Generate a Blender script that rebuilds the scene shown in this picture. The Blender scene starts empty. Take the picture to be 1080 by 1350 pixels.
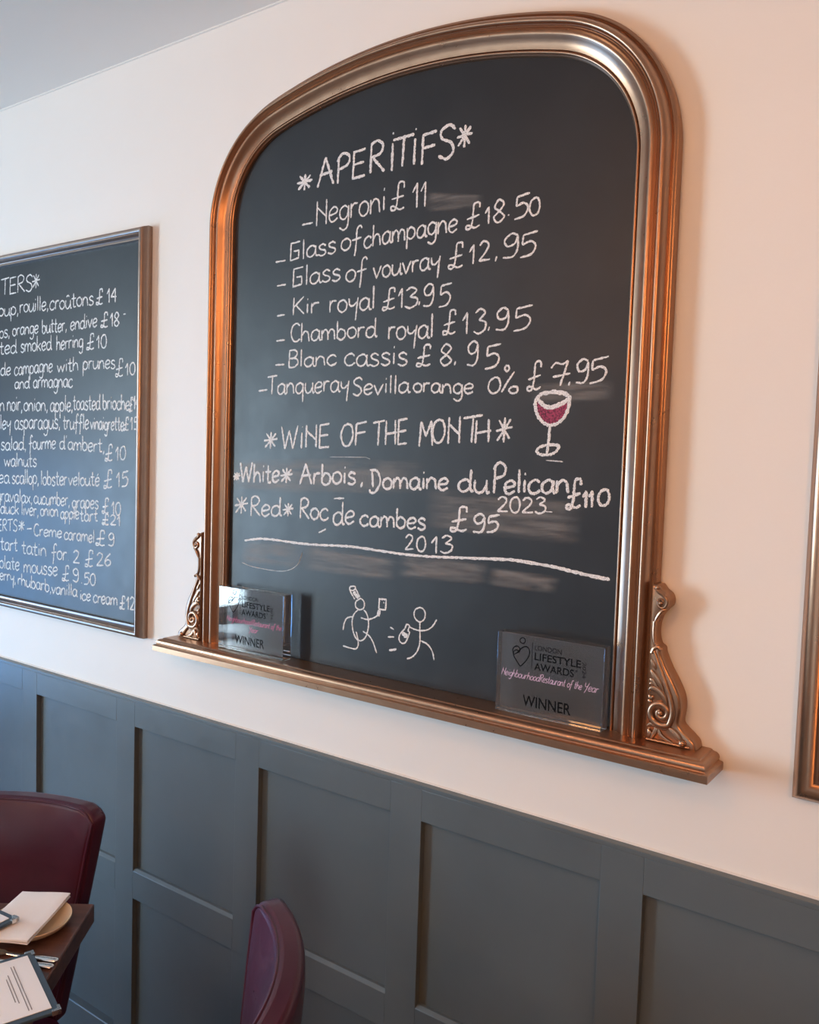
import bpy, bmesh, math, random
from mathutils import Vector, Matrix
random.seed(7)

# ------------------------------------------------------------------ camera
CAM = Vector((0.0, -1.30, 1.58))
YAW, PITCH, ROLL = math.radians(-35.4453), math.radians(-3.5892), math.radians(1.8349)
FPX = 1130.0
_fw = Vector((math.sin(YAW)*math.cos(PITCH), math.cos(YAW)*math.cos(PITCH), math.sin(PITCH)))
_r0 = Vector((math.cos(YAW), -math.sin(YAW), 0.0))
_u0 = _r0.cross(_fw)
RT = _r0*math.cos(ROLL) + _u0*math.sin(ROLL)
UP = -_r0*math.sin(ROLL) + _u0*math.cos(ROLL)
FW = _fw
scene = bpy.context.scene
cd = bpy.data.cameras.new('camera')
cam = bpy.data.objects.new('camera', cd)
scene.collection.objects.link(cam)
m = Matrix((RT, UP, -FW)).transposed().to_4x4()
m.translation = CAM
cam.matrix_world = m
cd.sensor_fit = 'HORIZONTAL'; cd.sensor_width = 36.0
cd.lens = FPX/1080.0*36.0
cd.clip_start = 0.02
scene.camera = cam

# ------------------------------------------------------------------ light
vs = scene.view_settings
vs.view_transform = 'Standard'; vs.look = 'None'; vs.gamma = 1.0; vs.use_curve_mapping = False
vs.exposure = 0.0
world = bpy.data.worlds.new('world'); scene.world = world
world.use_nodes = True
world.node_tree.nodes['Background'].inputs[0].default_value = (0.72, 0.86, 1.0, 1)
world.node_tree.nodes['Background'].inputs[1].default_value = 0.6

def area_light(name, loc, target, sx, sy, power, col):
    l = bpy.data.lights.new(name, 'AREA'); l.shape = 'RECTANGLE'; l.size = sx; l.size_y = sy
    l.energy = power; l.color = col
    o = bpy.data.objects.new(name, l); scene.collection.objects.link(o)
    o.location = loc
    o.rotation_euler = (Vector(target)-Vector(loc)).to_track_quat('-Z', 'Y').to_euler()
    return o
COOL = (0.66, 0.87, 1.0)
WARM = (1.0, 0.425, 0.13)
# daylight through the left window (big, cool) and the street door behind the photographer
area_light('window_daylight', (-4.72, -2.78, 1.36), (0, -2.78, 1.36), 0.94, 1.86, 195, COOL)
area_light('window_daylight', (-4.72, -1.45, 0.85), (0, -1.45, -1.1), 1.50, 1.36, 52, (.14, .44, 1.0))
area_light('door_daylight', (-0.9, -4.40, 1.35), (-0.9, 0, 1.35), 1.6, 1.7, 8, COOL)
# warm pendant lamps of the room: x, y, power (their builder, at the end, makes them give off light)
LAMPS = [(1.2, -2.4, 66), (-.70, -1.50, 13), (-1.9, -3.2, 24)]

# ------------------------------------------------------------------ helpers
def at(px, py, off=0.0):
    """point of the plane y = -off (parallel to the back wall) seen at a pixel"""
    r = RT*((px-540.0)/FPX) + UP*(-(py-675.0)/FPX) + FW
    t = (-off-CAM.y)/r.y
    return CAM + r*t
def at_z(px, py, z):
    r = RT*((px-540.0)/FPX) + UP*(-(py-675.0)/FPX) + FW
    t = (z-CAM.z)/r.z
    return CAM + r*t

class MB:
    def __init__(s): s.v = []; s.f = []
    def add(s, verts, faces):
        b = len(s.v); s.v += [tuple(v) for v in verts]; s.f += [tuple(i+b for i in f) for f in faces]
    def box(s, lo, hi):
        x0, y0, z0 = lo; x1, y1, z1 = hi
        s.add([(x0,y0,z0),(x1,y0,z0),(x1,y1,z0),(x0,y1,z0),(x0,y0,z1),(x1,y0,z1),(x1,y1,z1),(x0,y1,z1)],
              [(0,3,2,1),(4,5,6,7),(0,1,5,4),(1,2,6,5),(2,3,7,6),(3,0,4,7)])
    def rings(s, rings, closed=True, cap0=True, cap1=True):
        n = len(rings[0]); vs_ = [p for r in rings for p in r]; fs = []
        for i in range(len(rings)-1):
            for j in range(n if closed else n-1):
                k = (j+1) % n
                fs.append((i*n+j, i*n+k, (i+1)*n+k, (i+1)*n+j))
        if cap0: fs.append(tuple(range(n-1, -1, -1)))
        if cap1: fs.append(tuple((len(rings)-1)*n+j for j in range(n)))
        s.add(vs_, fs)
    def tube(s, pts, rad, n=10, flat=1.0, nrm=None):
        P = [Vector(p) for p in pts]; rings = []
        R_ = rad if isinstance(rad, (list, tuple)) else [rad]*len(P)
        ref = Vector(nrm) if nrm else None
        for i, p in enumerate(P):
            t = (P[min(i+1, len(P)-1)]-P[max(i-1, 0)]).normalized()
            if ref is None:
                ref = Vector((0,0,1)) if abs(t.z) < .9 else Vector((1,0,0))
            a = (ref - t*ref.dot(t)).normalized()
            if nrm is None: ref = a
            b = t.cross(a)
            rings.append([p + (a*math.cos(q)*flat + b*math.sin(q))*R_[i] for q in [2*math.pi*j/n for j in range(n)]])
        s.rings(rings)
    def lathe(s, prof, c=(0,0,0), n=48, cap0=True, cap1=True):
        c = Vector(c)
        s.rings([[c+Vector((r*math.cos(2*math.pi*j/n), r*math.sin(2*math.pi*j/n), z)) for j in range(n)] for r, z in prof], True, cap0, cap1)
    def sphere(s, c, r, n=14):
        k = n//2
        s.lathe([(max(1e-5, r*math.sin(math.pi*i/k)), -r*math.cos(math.pi*i/k)) for i in range(k+1)], c, n)
    def build(s, name, mat, parent=None, smooth=40, bevel=0.0, segs=2):
        me = bpy.data.meshes.new(name); me.from_pydata(s.v, [], s.f)
        bm = bmesh.new(); bm.from_mesh(me)
        bmesh.ops.recalc_face_normals(bm, faces=bm.faces[:])
        bm.to_mesh(me); bm.free()
        me.materials.append(mat)
        o = bpy.data.objects.new(name, me); scene.collection.objects.link(o)
        if smooth:
            me.polygons.foreach_set('use_smooth', [True]*len(me.polygons))
            me.set_sharp_from_angle(angle=math.radians(smooth))
        if bevel:
            b = o.modifiers.new('bevel', 'BEVEL'); b.width = bevel; b.segments = segs; b.limit_method = 'ANGLE'
        if parent: o.parent = parent
        return o

def tag(o, label, cat, group=None):
    o['label'] = label; o['category'] = cat
    if group: o['group'] = group
    return o
def thing(name, label, cat, loc=(0,0,0), rz=0.0, group=None):
    o = bpy.data.objects.new(name, None); scene.collection.objects.link(o)
    o.location = loc; o.rotation_euler = (0, 0, rz); o.empty_display_size = .05
    return tag(o, label, cat, group)
def struct(o):
    o['kind'] = 'structure'; return o
def crom(pts, n=8):
    P = [Vector(p) for p in pts]
    if len(P) < 3: return P
    E = [P[0]*2-P[1]] + P + [P[-1]*2-P[-2]]; out = []
    for i in range(1, len(E)-2):
        a, b, c, d = E[i-1], E[i], E[i+1], E[i+2]
        for k in range(n):
            t = k/n
            out.append(.5*((2*b)+(c-a)*t+(2*a-5*b+4*c-d)*t*t+(3*b-a-3*c+d)*t**3))
    out.append(P[-1]); return out

# ------------------------------------------------------------------ materials
def mat(name, col, rough=.5, metal=0.0, **kw):
    mt = bpy.data.materials.new(name); mt.use_nodes = True
    b = mt.node_tree.nodes['Principled BSDF']
    b.inputs['Base Color'].default_value = (*col, 1); b.inputs['Roughness'].default_value = rough
    b.inputs['Metallic'].default_value = metal
    for k, v in kw.items(): b.inputs[k.replace('_', ' ')].default_value = v
    return mt
def noise(mt, scale, detail=4, stretch=(1,1,1), rough=.6, coord='Object'):
    nt = mt.node_tree; tc = nt.nodes.new('ShaderNodeTexCoord'); mp = nt.nodes.new('ShaderNodeMapping')
    mp.inputs['Scale'].default_value = stretch
    n = nt.nodes.new('ShaderNodeTexNoise'); n.inputs['Scale'].default_value = scale
    n.inputs['Detail'].default_value = detail; n.inputs['Roughness'].default_value = rough
    nt.links.new(tc.outputs[coord], mp.inputs[0]); nt.links.new(mp.outputs[0], n.inputs['Vector'])
    return n.outputs['Fac']
def ramp(mt, fac, stops):
    r = mt.node_tree.nodes.new('ShaderNodeValToRGB'); e = r.color_ramp.elements
    while len(e) < len(stops): e.new(.5)
    for q, (p, c) in zip(e, stops): q.position = p; q.color = (*c, 1)
    mt.node_tree.links.new(fac, r.inputs[0]); return r.outputs[0]
def vary(mt, fac, c0, c1, lo=.3, hi=.7):
    mt.node_tree.links.new(ramp(mt, fac, [(lo, c0), (hi, c1)]), mt.node_tree.nodes['Principled BSDF'].inputs['Base Color'])
def vary_rough(mt, fac, r0, r1, lo=.3, hi=.7):
    mt.node_tree.links.new(ramp(mt, fac, [(lo, (r0,)*3), (hi, (r1,)*3)]), mt.node_tree.nodes['Principled BSDF'].inputs['Roughness'])
def bump(mt, fac, strength, dist):
    b = mt.node_tree.nodes.new('ShaderNodeBump'); b.inputs['Strength'].default_value = strength; b.inputs['Distance'].default_value = dist
    mt.node_tree.links.new(fac, b.inputs['Height'])
    mt.node_tree.links.new(b.outputs[0], mt.node_tree.nodes['Principled BSDF'].inputs['Normal'])

M_wall = mat('cream_paint', (.80,.765,.71), .6)
vary(M_wall, noise(M_wall, 1.6, 4), (.79,.755,.70), (.815,.78,.725)); bump(M_wall, noise(M_wall, 9, 5), .12, .01)
M_dark = mat('low_bounce_paint', (.20,.17,.16), .6)  # unseen walls, coloured dark to cut the light they bounce
M_ceil = mat('ceiling_paint', (.88,.85,.80), .8); bump(M_ceil, noise(M_ceil, 14, 4), .1, .006)
M_dado = mat('slate_blue_paint', (.105,.122,.128), .34)
vary(M_dado, noise(M_dado, 5, 5), (.092,.114,.124), (.104,.128,.139)); vary_rough(M_dado, noise(M_dado, 12, 3), .30, .42)
bump(M_dado, noise(M_dado, 60, 3), .05, .002)
M_bronze = mat('bronze_paint', (.40,.235,.15), .30, .9)
vary(M_bronze, noise(M_bronze, 30, 5), (.385,.222,.14), (.415,.245,.155)); vary_rough(M_bronze, noise(M_bronze, 45, 4), .27, .33)
M_silver = mat('silver_bronze_paint', (.40,.30,.25), .30, .9)
vary(M_silver, noise(M_silver, 30, 5), (.31,.225,.18), (.35,.26,.21))
M_slate = mat('blackboard_paint', (.022,.023,.025), .42, 0, Specular_IOR_Level=.37)
vary(M_slate, noise(M_slate, 7, 6, (1,1,1)), (.012,.0145,.018), (.020,.023,.027)); vary_rough(M_slate, noise(M_slate, 16, 5), .38, .44)
bump(M_slate, noise(M_slate, 26, 4), .10, .003)
M_chalk = mat('white_chalk', (.8,.79,.77), .95)
vary(M_chalk, noise(M_chalk, 700, 2), (.20,.20,.20), (.86,.85,.83), .36, .5)
M_redchalk = mat('red_chalk', (.25,.04,.08), .95)
vary(M_redchalk, noise(M_redchalk, 420, 3, (1,1,1)), (.07,.02,.035), (.36,.055,.115), .38, .56)
M_leather = mat('burgundy_leather', (.055,.008,.017), .32, 0, Specular_IOR_Level=.5)
vary(M_leather, noise(M_leather, 6, 5), (.050,.006,.020), (.070,.009,.028)); vary_rough(M_leather, noise(M_leather, 18, 4), .27, .40)
bump(M_leather, noise(M_leather, 180, 3), .08, .001)
M_wood = mat('dark_walnut', (.06,.028,.02), .32)
vary(M_wood, noise(M_wood, 9, 6, (1, 7, 7)), (.06,.026,.019), (.14,.064,.046))
M_floor = mat('oak_floor', (.12,.075,.045), .4)
vary(M_floor, noise(M_floor, 4, 6, (9,1,1)), (.09,.055,.033), (.16,.10,.06))
M_cloth = mat('white_linen', (.88,.87,.87), .9); bump(M_cloth, noise(M_cloth, 40, 4), .15, .004)
M_plate = mat('cream_glaze', (.72,.60,.44), .18)
M_steel = mat('steel', (.75,.74,.72), .16, 1.0)
M_cover = mat('navy_cover', (.045,.085,.13), .42)
M_page = mat('white_page', (.84,.86,.89), .7)
M_ink = mat('grey_ink', (.22,.22,.24), .8)
M_black = mat('black_print', (.004,.004,.005), .7, 0, Specular_IOR_Level=.1)
M_pink = mat('pink_print', (.62,.10,.22), .6)
M_lilac = mat('lilac_print', (.72,.50,.66), .6)
M_glass = mat('acrylic', (.97,.985,1.0), .015, 0, Transmission_Weight=.97, IOR=1.49)
M_mirror = mat('dark_pane', (.10,.07,.05), .12, .6)
M_white = mat('white_gloss', (.8,.8,.8), .35)
M_shade = mat('brass', (.6,.4,.15), .25, 1.0)

# ------------------------------------------------------------------ room shell
X0, X1, Y0, ZC = -4.6, 2.6, -4.3, 2.499
b = MB(); b.box((X0-.2, 0, -.1), (X1+.2, .15, ZC+.1)); struct(b.build('wall_back', M_wall))
b = MB(); b.box((X0-.2, Y0-.2, -.1), (X1+.2, 0, 0)); struct(b.build('floor', M_floor))
b = MB(); b.box((X0-.2, Y0-.2, ZC), (X1+.2, 0, ZC+.1)); struct(b.build('ceiling', M_ceil))
b = MB(); b.box((X1, Y0, 0), (X1+.1, 0, ZC)); struct(b.build('wall_right', M_dark))
# left wall with its wide window
wins = ((-3.25, -2.31, .43, 2.29), (-2.20, -.70, .17, 1.53))
b = MB(); zt_ = 2.29
b.box((X0-.1, Y0, 0), (X0, wins[0][0], ZC)); b.box((X0-.1, wins[0][1], 0), (X0, wins[1][0], ZC)); b.box((X0-.1, wins[1][1], 0), (X0, 0, ZC))
for y0_, y1_, z0_, z1_ in wins:
    b.box((X0-.1, y0_, 0), (X0, y1_, z0_)); b.box((X0-.1, y0_, z1_), (X0, y1_, ZC))
struct(b.build('wall_left', M_dark))
for n_, (y0_, y1_, z0_, z1_) in enumerate(wins):
    b = MB()
    b.box((X0-.08, y0_, z0_), (X0-.02, y0_+.04, z1_)); b.box((X0-.08, y1_-.04, z0_), (X0-.02, y1_, z1_))
    b.box((X0-.08, y0_, z0_), (X0-.02, y1_, z0_+.04)); b.box((X0-.08, y0_, z1_-.04), (X0-.02, y1_, z1_))
    struct(b.build('window_%d' % (n_+1), M_white))
# front wall with the street door opening
dx0, dx1, dz1 = -1.75, -.05, 2.25
b = MB()
b.box((X0, Y0-.1, 0), (dx0, Y0, ZC)); b.box((dx1, Y0-.1, 0), (X1, Y0, ZC)); b.box((dx0, Y0-.1, dz1), (dx1, Y0, ZC))
b.box((dx0, Y0-.1, 0), (dx1, Y0, .45))
struct(b.build('wall_front', M_dark))
b = MB()
for x in (dx0+.04, (dx0+dx1)/2, dx1-.04): b.box((x-.04, Y0-.08, .45), (x+.04, Y0-.02, dz1))
struct(b.build('window_3', M_white))

# ------------------------------------------------------------------ panelled dado on the back wall
DT = .013                                            # how far rails and stiles stand proud of the panels
XL, XR = X0, X1
b = MB(); b.box((XL, -.004, .12), (XR, -.0002, .96)); struct(b.build('trim_1', M_dado))      # flat panels
b = MB()
b.box((XL, -.004-DT-.0008, .9702), (XR, -.0003, .978))                                         # cap
pitch = .4225; s0 = -1.7095-8*pitch
edges = []
k = 0
while s0+k*pitch < XR+.4:
    x = s0+k*pitch                      # left edge of panel; stile is to its left
    if x-.071 > XL: b.box((x-.071, -.004-DT, .128), (x, -.0035, .970))
    xa, xb = max(x, XL), min(x+pitch-.071, XR)
    if xb-xa > .05:
        b.box((xa, -.004-DT, .9105), (xb, -.0035, .970))
        yf = -.004-DT; b.add([(x_, y_, z_) for x_ in (xa, xb) for y_, z_ in ((-.0035,.482),(yf,.482),(yf,.5505),(yf+.0065,.557),(-.0035,.557))], [(0,1,2,3,4),(9,8,7,6,5),(0,5,6,1),(1,6,7,2),(2,7,8,3),(3,8,9,4),(4,9,5,0)])
    k += 1
struct(b.build('trim_2', M_dado, bevel=.0007))
b = MB(); b.tube([(XL,-.0015,.9788),(XR,-.0015,.9788)], .0022, 6); struct(b.build('trim_3', M_wall))
b = MB(); b.tube([(XL,-.001,ZC-.001),(XR,-.001,ZC-.001)], .003, 6); struct(b.build('trim_4', M_wall))
b = MB(); b.box((XL, -.024, 0), (XR, -.0003, .128)); struct(b.build('baseboard_back', M_dado, bevel=.003))

# ------------------------------------------------------------------ chalk handwriting (single-stroke letters)
_G = {
'a': (.5, 'c .42,.44 .28,.56 .08,.42 .06,.14 .2,0 .36,.12 .43,.4|c .43,.54 .42,.2 .46,.02 .54,.04'),
'b': (.48, 'l .06,1 .06,.05|c .06,.35 .2,.55 .4,.42 .4,.12 .22,-.02 .06,.1'),
'c': (.45, 'c .42,.44 .28,.56 .1,.44 .04,.2 .16,0 .32,.02 .44,.14'),
'd': (.52, 'c .42,.42 .28,.55 .08,.42 .06,.12 .22,0 .38,.14 .43,.4|c .44,1 .43,.3 .46,.04 .54,.06'),
'e': (.45, 'c .06,.26 .34,.32 .4,.46 .26,.57 .08,.42 .06,.14 .2,-.01 .42,.12'),
'f': (.42, 'c .42,.86 .34,1 .22,.86 .2,.4 .18,0 .14,-.34|l .02,.40 .4,.46'),
'g': (.48, 'c .42,.44 .26,.56 .08,.42 .08,.14 .22,.02 .38,.14 .43,.44|c .43,.54 .43,0 .38,-.3 .22,-.4 .06,-.28'),
'h': (.48, 'l .06,1 .05,0|c .06,.3 .2,.54 .36,.46 .4,.2 .42,0'),
'i': (.2, 'l .1,.54 .1,.02|l .1,.74 .11,.84'),
'k': (.45, 'l .06,1 .05,0|l .4,.52 .07,.24|l .16,.3 .42,0'),
'l': (.2, 'l .1,1 .1,0'),
'm': (.7, 'l .05,.54 .05,0|c .06,.32 .18,.54 .3,.46 .33,.2 .33,0|c .34,.32 .46,.54 .6,.46 .63,.2 .64,0'),
'n': (.48, 'l .05,.54 .05,0|c .06,.32 .2,.54 .36,.46 .4,.2 .42,0'),
'o': (.46, 'c .24,.55 .08,.44 .05,.18 .2,0 .38,.1 .42,.36 .3,.53 .18,.53'),
'p': (.48, 'l .06,.54 .05,-.45|c .06,.34 .2,.55 .4,.42 .4,.14 .22,0 .07,.12'),
'q': (.5, 'c .42,.44 .28,.56 .08,.42 .06,.14 .2,0 .36,.12 .43,.4|l .43,.54 .42,-.45'),
'r': (.36, 'l .06,.56 .06,0|c .06,.34 .16,.52 .34,.53'),
's': (.4, 'c .36,.46 .22,.56 .08,.45 .14,.32 .32,.22 .34,.08 .2,-.02 .04,.06'),
't': (.38, 'c .18,.9 .17,.3 .2,.03 .36,.04|l .02,.56 .36,.58'),
'u': (.5, 'c .06,.54 .05,.2 .14,0 .3,.04 .42,.3|c .43,.54 .43,.2 .46,0 .54,.04'),
'v': (.44, 'l .03,.54 .2,0 .42,.56'),
'w': (.66, 'l .03,.54 .16,0 .32,.46 .46,0 .62,.56'),
'x': (.42, 'l .04,.54 .4,0|l .4,.54 .04,0'),
'y': (.46, 'c .05,.54 .08,.26 .22,.2 .38,.36|l .43,.56 .38,.1 .34,-.45'),
'A': (.62, 'l .04,0 .3,1|l .29,1 .58,0|l .1,.4 .54,.46'),
'B': (.5, 'l .08,1 .06,0|c .06,.97 .3,1 .42,.8 .3,.56 .1,.52|c .1,.52 .38,.5 .46,.24 .3,.02 .06,0'),
'C': (.52, 'c .48,.85 .34,1 .14,.86 .06,.46 .16,.08 .34,0 .5,.14'),
'D': (.6, 'l .14,.95 .2,.08|c .04,.95 .36,.9 .52,.4 .34,-.12 .12,-.2 .04,-.04'),
'E': (.5, 'l .46,1 .08,.96 .06,0 .46,.03|l .08,.5 .42,.54'),
'F': (.5, 'l .08,1 .06,0|l .08,.97 .5,1.02|l .08,.54 .46,.58'),
'G': (.55, 'l .5,.95 .1,.92 .08,.05 .44,.12 .44,.5 .22,.5'),
'H': (.56, 'l .08,1 .06,0|l .48,1 .5,0|l .04,.44 .58,.5'),
'I': (.24, 'l .12,.72 .11,0|l .13,.95 .14,1.0'),
'K': (.5, 'l .08,1 .06,0|l .46,.98 .08,.45|l .18,.52 .48,0'),
'M': (.7, 'l .06,0 .12,1|l .12,1 .34,.4 .56,1|l .56,1 .62,0'),
'N': (.56, 'l .06,0 .07,1|l .07,.75 .48,.32|l .48,1 .48,0'),
'O': (.6, 'c .34,1 .14,.86 .05,.45 .18,.04 .4,.04 .54,.42 .48,.86 .3,1'),
'P': (.5, 'l .08,.94 .06,0|c .02,.78 .2,1.02 .42,.9 .38,.62 .08,.48'),
'R': (.52, 'l .08,.96 .06,0|c .06,.92 .26,1.02 .44,.86 .36,.6 .08,.5|l .14,.48 .5,0'),
'S': (.5, 'c .46,.84 .32,1 .12,.88 .12,.64 .36,.46 .42,.2 .26,0 .05,.12'),
'T': (.55, 'l .3,.95 .27,0|l .02,.93 .56,1.0'),
'W': (.8, 'l .04,1 .2,0|l .2,0 .38,.8|l .38,.8 .54,0|l .54,0 .74,1'),
'Y': (.56, 'c .04,1 .08,.62 .26,.5 .46,.7|l .5,1.02 .34,.2 .2,-.3'),
'0': (.48, 'c .26,1 .1,.8 .06,.36 .18,.02 .36,.08 .43,.5 .36,.9 .24,.99'),
'1': (.3, 'l .04,.62 .2,1|l .2,1 .2,0'),
'2': (.48, 'c .06,.8 .2,1 .38,.86 .34,.56 .05,.04|l .05,.04 .46,.06'),
'3': (.46, 'c .08,.86 .24,1 .4,.82 .2,.54|c .2,.54 .42,.42 .4,.12 .2,-.02 .04,.1'),
'4': (.48, 'l .36,0 .36,1|l .36,1 .04,.4 .46,.4'),
'5': (.46, 'l .46,1 .12,.96|l .12,.96 .1,.56|c .1,.56 .3,.64 .42,.4 .32,.08 .06,.02'),
'6': (.46, 'c .38,.96 .14,.6 .06,.24 .2,0 .38,.14 .36,.4 .2,.46 .08,.3'),
'7': (.5, 'c .03,.8 .14,1 .3,.9 .44,1|l .44,1 .26,0|l .08,.42 .5,.46'),
'8': (.46, 'c .24,.5 .08,.72 .22,1 .38,.78 .24,.5 .06,.26 .2,0 .4,.2 .24,.5'),
'9': (.46, 'c .4,.86 .24,1 .07,.8 .14,.52 .32,.54 .4,.84|c .4,.84 .4,.3 .28,.02 .04,.08'),
'£': (.58, 'c .48,.78 .46,1 .3,1 .27,.7 .25,.3 .18,.02 .05,.02 .06,.16 .2,.12|c .2,.1 .34,.0 .5,.06|l .06,.42 .48,.50'),
'.': (.22, 'l .1,.02 .13,.09'),
',': (.22, 'l .12,.1 .07,-.16'),
"'": (.2, 'l .1,1 .09,.8'),
'-': (.42, 'l .03,.3 .38,.32'),
'*': (.5, 'l .25,.0 .27,1|l .02,.5 .5,.58|l .06,.1 .44,.9|l .1,.92 .42,.12'),
'%': (.95, 'l .3,-.05 .7,.92|c .2,.96 .1,.84 .16,.72 .26,.82 .2,.96|c .74,.3 .62,.16 .7,0 .86,.06 .84,.28 .72,.3'),
'^': (.5, 'l .12,.74 .24,.86|l .24,.86 .34,.74'),
'`': (.45, 'l .2,.68 .34,.84'),
' ': (.3, ''),
}
def _parse(s):
    out = []
    for part in s.split('|'):
        if not part.strip(): continue
        q = part.split(); out.append((q[0], [tuple(float(c) for c in w.split(',')) for w in q[1:]]))
    return out
GLYPH = {k: (w, _parse(s)) for k, (w, s) in _G.items()}
GLYPH['é'] = (GLYPH['e'][0], GLYPH['e'][1]+GLYPH['`'][1])
GLYPH['û'] = (GLYPH['u'][0], GLYPH['u'][1]+GLYPH['^'][1])

def ribbon(mb, pts, w, rise=.0006, rough=1.0, lift=.0002):
    """a raised stroke of chalk on a plane facing -Y, through world points"""
    P = [Vector(p) for p in pts]
    out = [P[0]]
    for a, b in zip(P, P[1:]):
        n = max(1, int((b-a).length/.0028))
        for i in range(1, n+1): out.append(a.lerp(b, i/n))
    P = out
    if len(P) < 2: return
    L, C, R = [], [], []
    for i, p in enumerate(P):
        t = P[min(i+1, len(P)-1)]-P[max(i-1, 0)]
        if t.length < 1e-7: t = Vector((1,0,0))
        t.normalize(); nn = Vector((-t.z, 0, t.x))
        ww = w*.5*(1+rough*random.uniform(-.28, .28)); j = nn*random.uniform(-.08, .08)*w*rough
        if i in (0, len(P)-1): ww *= .6
        L.append(p+nn*ww+j+Vector((0,-lift,0))); C.append(p+j+Vector((0,-lift-rise,0))); R.append(p-nn*ww+j+Vector((0,-lift,0)))
    n = len(P); f = []
    for i in range(n-1):
        f += [(i, i+1, n+i+1, n+i), (n+i, n+i+1, 2*n+i+1, 2*n+i)]
    mb.add(L+C+R, f)

def write(mb, text, a, b, h, w, slant=0.0, jit=.03, rise=.0006, rough=1.0):
    """write TEXT along the line a-b (world points on a plane facing -Y), capitals h high"""
    a, b = Vector(a), Vector(b)
    tot = sum(GLYPH[c][0] for c in text)-.06
    d = b-a; x = 0.0
    for c in text:
        gw, st = GLYPH[c]
        dy = random.uniform(-jit, jit)*h; sc = 1+random.uniform(-jit, jit)
        for kind, pts in st:
            q = crom([(px, py, 0) for px, py in pts], 6) if kind == 'c' else [Vector((px, py, 0)) for px, py in pts]
            W = [a + d*((x+p.x+slant*p.y)/tot) + Vector((0, 0, p.y*h*sc+dy)) for p in q]
            ribbon(mb, W, w, rise, rough)
        x += gw

def pxtext(mb, off, specs, w, org=(0,0), k=1.0):
    """specs: (text, x0, y0, x1, y1, cap height), read off the photograph; laid on the board's plane"""
    for text, x0, y0, x1, y1, hp in specs:
        A = at(org[0]+x0/k, org[1]+y0/k, off); B = at(org[0]+x1/k, org[1]+y1/k, off)
        T = at(org[0]+(x0+x1)/2/k, org[1]+((y0+y1)/2-hp)/k, off); Mid = (A+B)/2
        write(mb, text, A, B, T.z-Mid.z, w)
def pxstroke(mb, off, pts, w, org=(0,0), k=1.0, smooth=True, rough=1.0):
    q = [at(org[0]+x/k, org[1]+y/k, off) for x, y in pts]
    ribbon(mb, crom(q, 8) if smooth else q, w, rough=rough)

# ------------------------------------------------------------------ arched chalkboard in its bronze overmantel frame
CX, HW, WM = -.956, .512, .0675
RTOP, RC, ZTOP = 1.22, .25, 2.342
LZ = 1.160                                           # top of the ledge
def arch_path(inset=0.0, zb=LZ, nc=28, nt=40):
    """points and inward normals of the arch outline (x relative to CX)"""
    zc = ZTOP-RTOP                                   # centre of the big arc
    cx = HW-RC; z0 = zc+math.sqrt((RTOP-RC)**2-cx**2)
    aj = math.atan2(z0-zc, cx)                       # junction direction
    pts = []
    for i in range(13): pts.append((-HW, zb+(z0-zb)*i/13, 1, 0))
    for i in range(nc+1):
        a = math.pi-(math.pi-(math.pi-aj))*i/nc
        pts.append((-cx+RC*math.cos(a), z0+RC*math.sin(a), -math.cos(a), -math.sin(a)))
    for i in range(1, nt):
        a = (math.pi-aj)+(2*aj-math.pi)*i/nt
        pts.append((RTOP*math.cos(a), zc+RTOP*math.sin(a), -math.cos(a), -math.sin(a)))
    for i in range(nc+1):
        a = aj-aj*i/nc
        pts.append((cx+RC*math.cos(a), z0+RC*math.sin(a), -math.cos(a), -math.sin(a)))
    for i in range(1, 14): pts.append((HW, z0+(zb-z0)*i/13, -1, 0))
    return [(x+nx*inset, z+nz*inset, nx, nz) for x, z, nx, nz in pts]

board = thing('arched_chalkboard', 'large arched chalkboard of aperitifs and wines in a bronze overmantel frame with a ledge', 'chalkboard', (CX, 0, LZ))
def rel(p): return Vector(p)-Vector((CX, 0, LZ))
class RB(MB):
    """collects world-space geometry and stores it relative to a thing's base"""
    def __init__(s, base): MB.__init__(s); s.base = Vector(base)
    def build(s, *a, **k):
        s.v = [tuple(Vector(v)-s.base) for v in s.v]
        return MB.build(s, *a, **k)
BASE = (CX, 0, LZ)

PROF = [(0,.0005),(0,.016),(.012,.0185),(.04,.019),(.06,.0215),(.085,.022),(.105,.0205),(.115,.019),(.13,.0195),(.16,.025),(.20,.031),(.24,.0345),
        (.28,.0362),(.315,.0358),(.34,.0335),(.352,.0308),(.365,.0322),(.38,.0332),(.395,.0322),(.405,.0308),(.418,.0322),(.433,.0330),(.447,.0315),
        (.458,.0285),(.475,.0290),(.50,.0312),(.535,.0330),(.57,.0330),(.605,.0312),(.65,.0280),(.71,.0240),(.78,.0208),(.85,.0190),
        (.868,.0185),(.874,.0150),(.886,.0150),(.892,.0180),(.91,.0198),(.93,.0203),(.95,.0196),(.965,.018),(.972,.0155),(.985,.0150),(1.0,.0135),(1.0,.003),(.9,.0005)]
b = RB(BASE)
rings = []
for x, z, nx, nz in arch_path():
    rings.append([(CX+x+nx*u*WM, -t, z+nz*u*WM) for u, t in PROF])
b.rings(rings)
b.build('frame_moulding', M_bronze, board, smooth=50)

# ledge: stepped moulding with mitred returns
LP = [(.076,1.1300),(.080,1.1315),(.080,1.1425),(.0785,1.1440),(.0745,1.1448),(.0735,1.1462),(.0745,1.1490),(.0735,1.1530),(.0705,1.1560),(.0660,1.1572),(.0640,1.1576),(.0628,1.1592),(.0610,1.1598),(.058,1.1600)]
LH = .615
b = RB(BASE); rings = []
LCX = -.951
for o, z in LP:
    h = LH-(.08-o); rings.append([(LCX-h, -.0006, z), (LCX-h, -o, z), (LCX+h, -o, z), (LCX+h, -.0006, z)])
b.rings(rings)
b.build('ledge', M_bronze, board, smooth=35)

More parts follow.
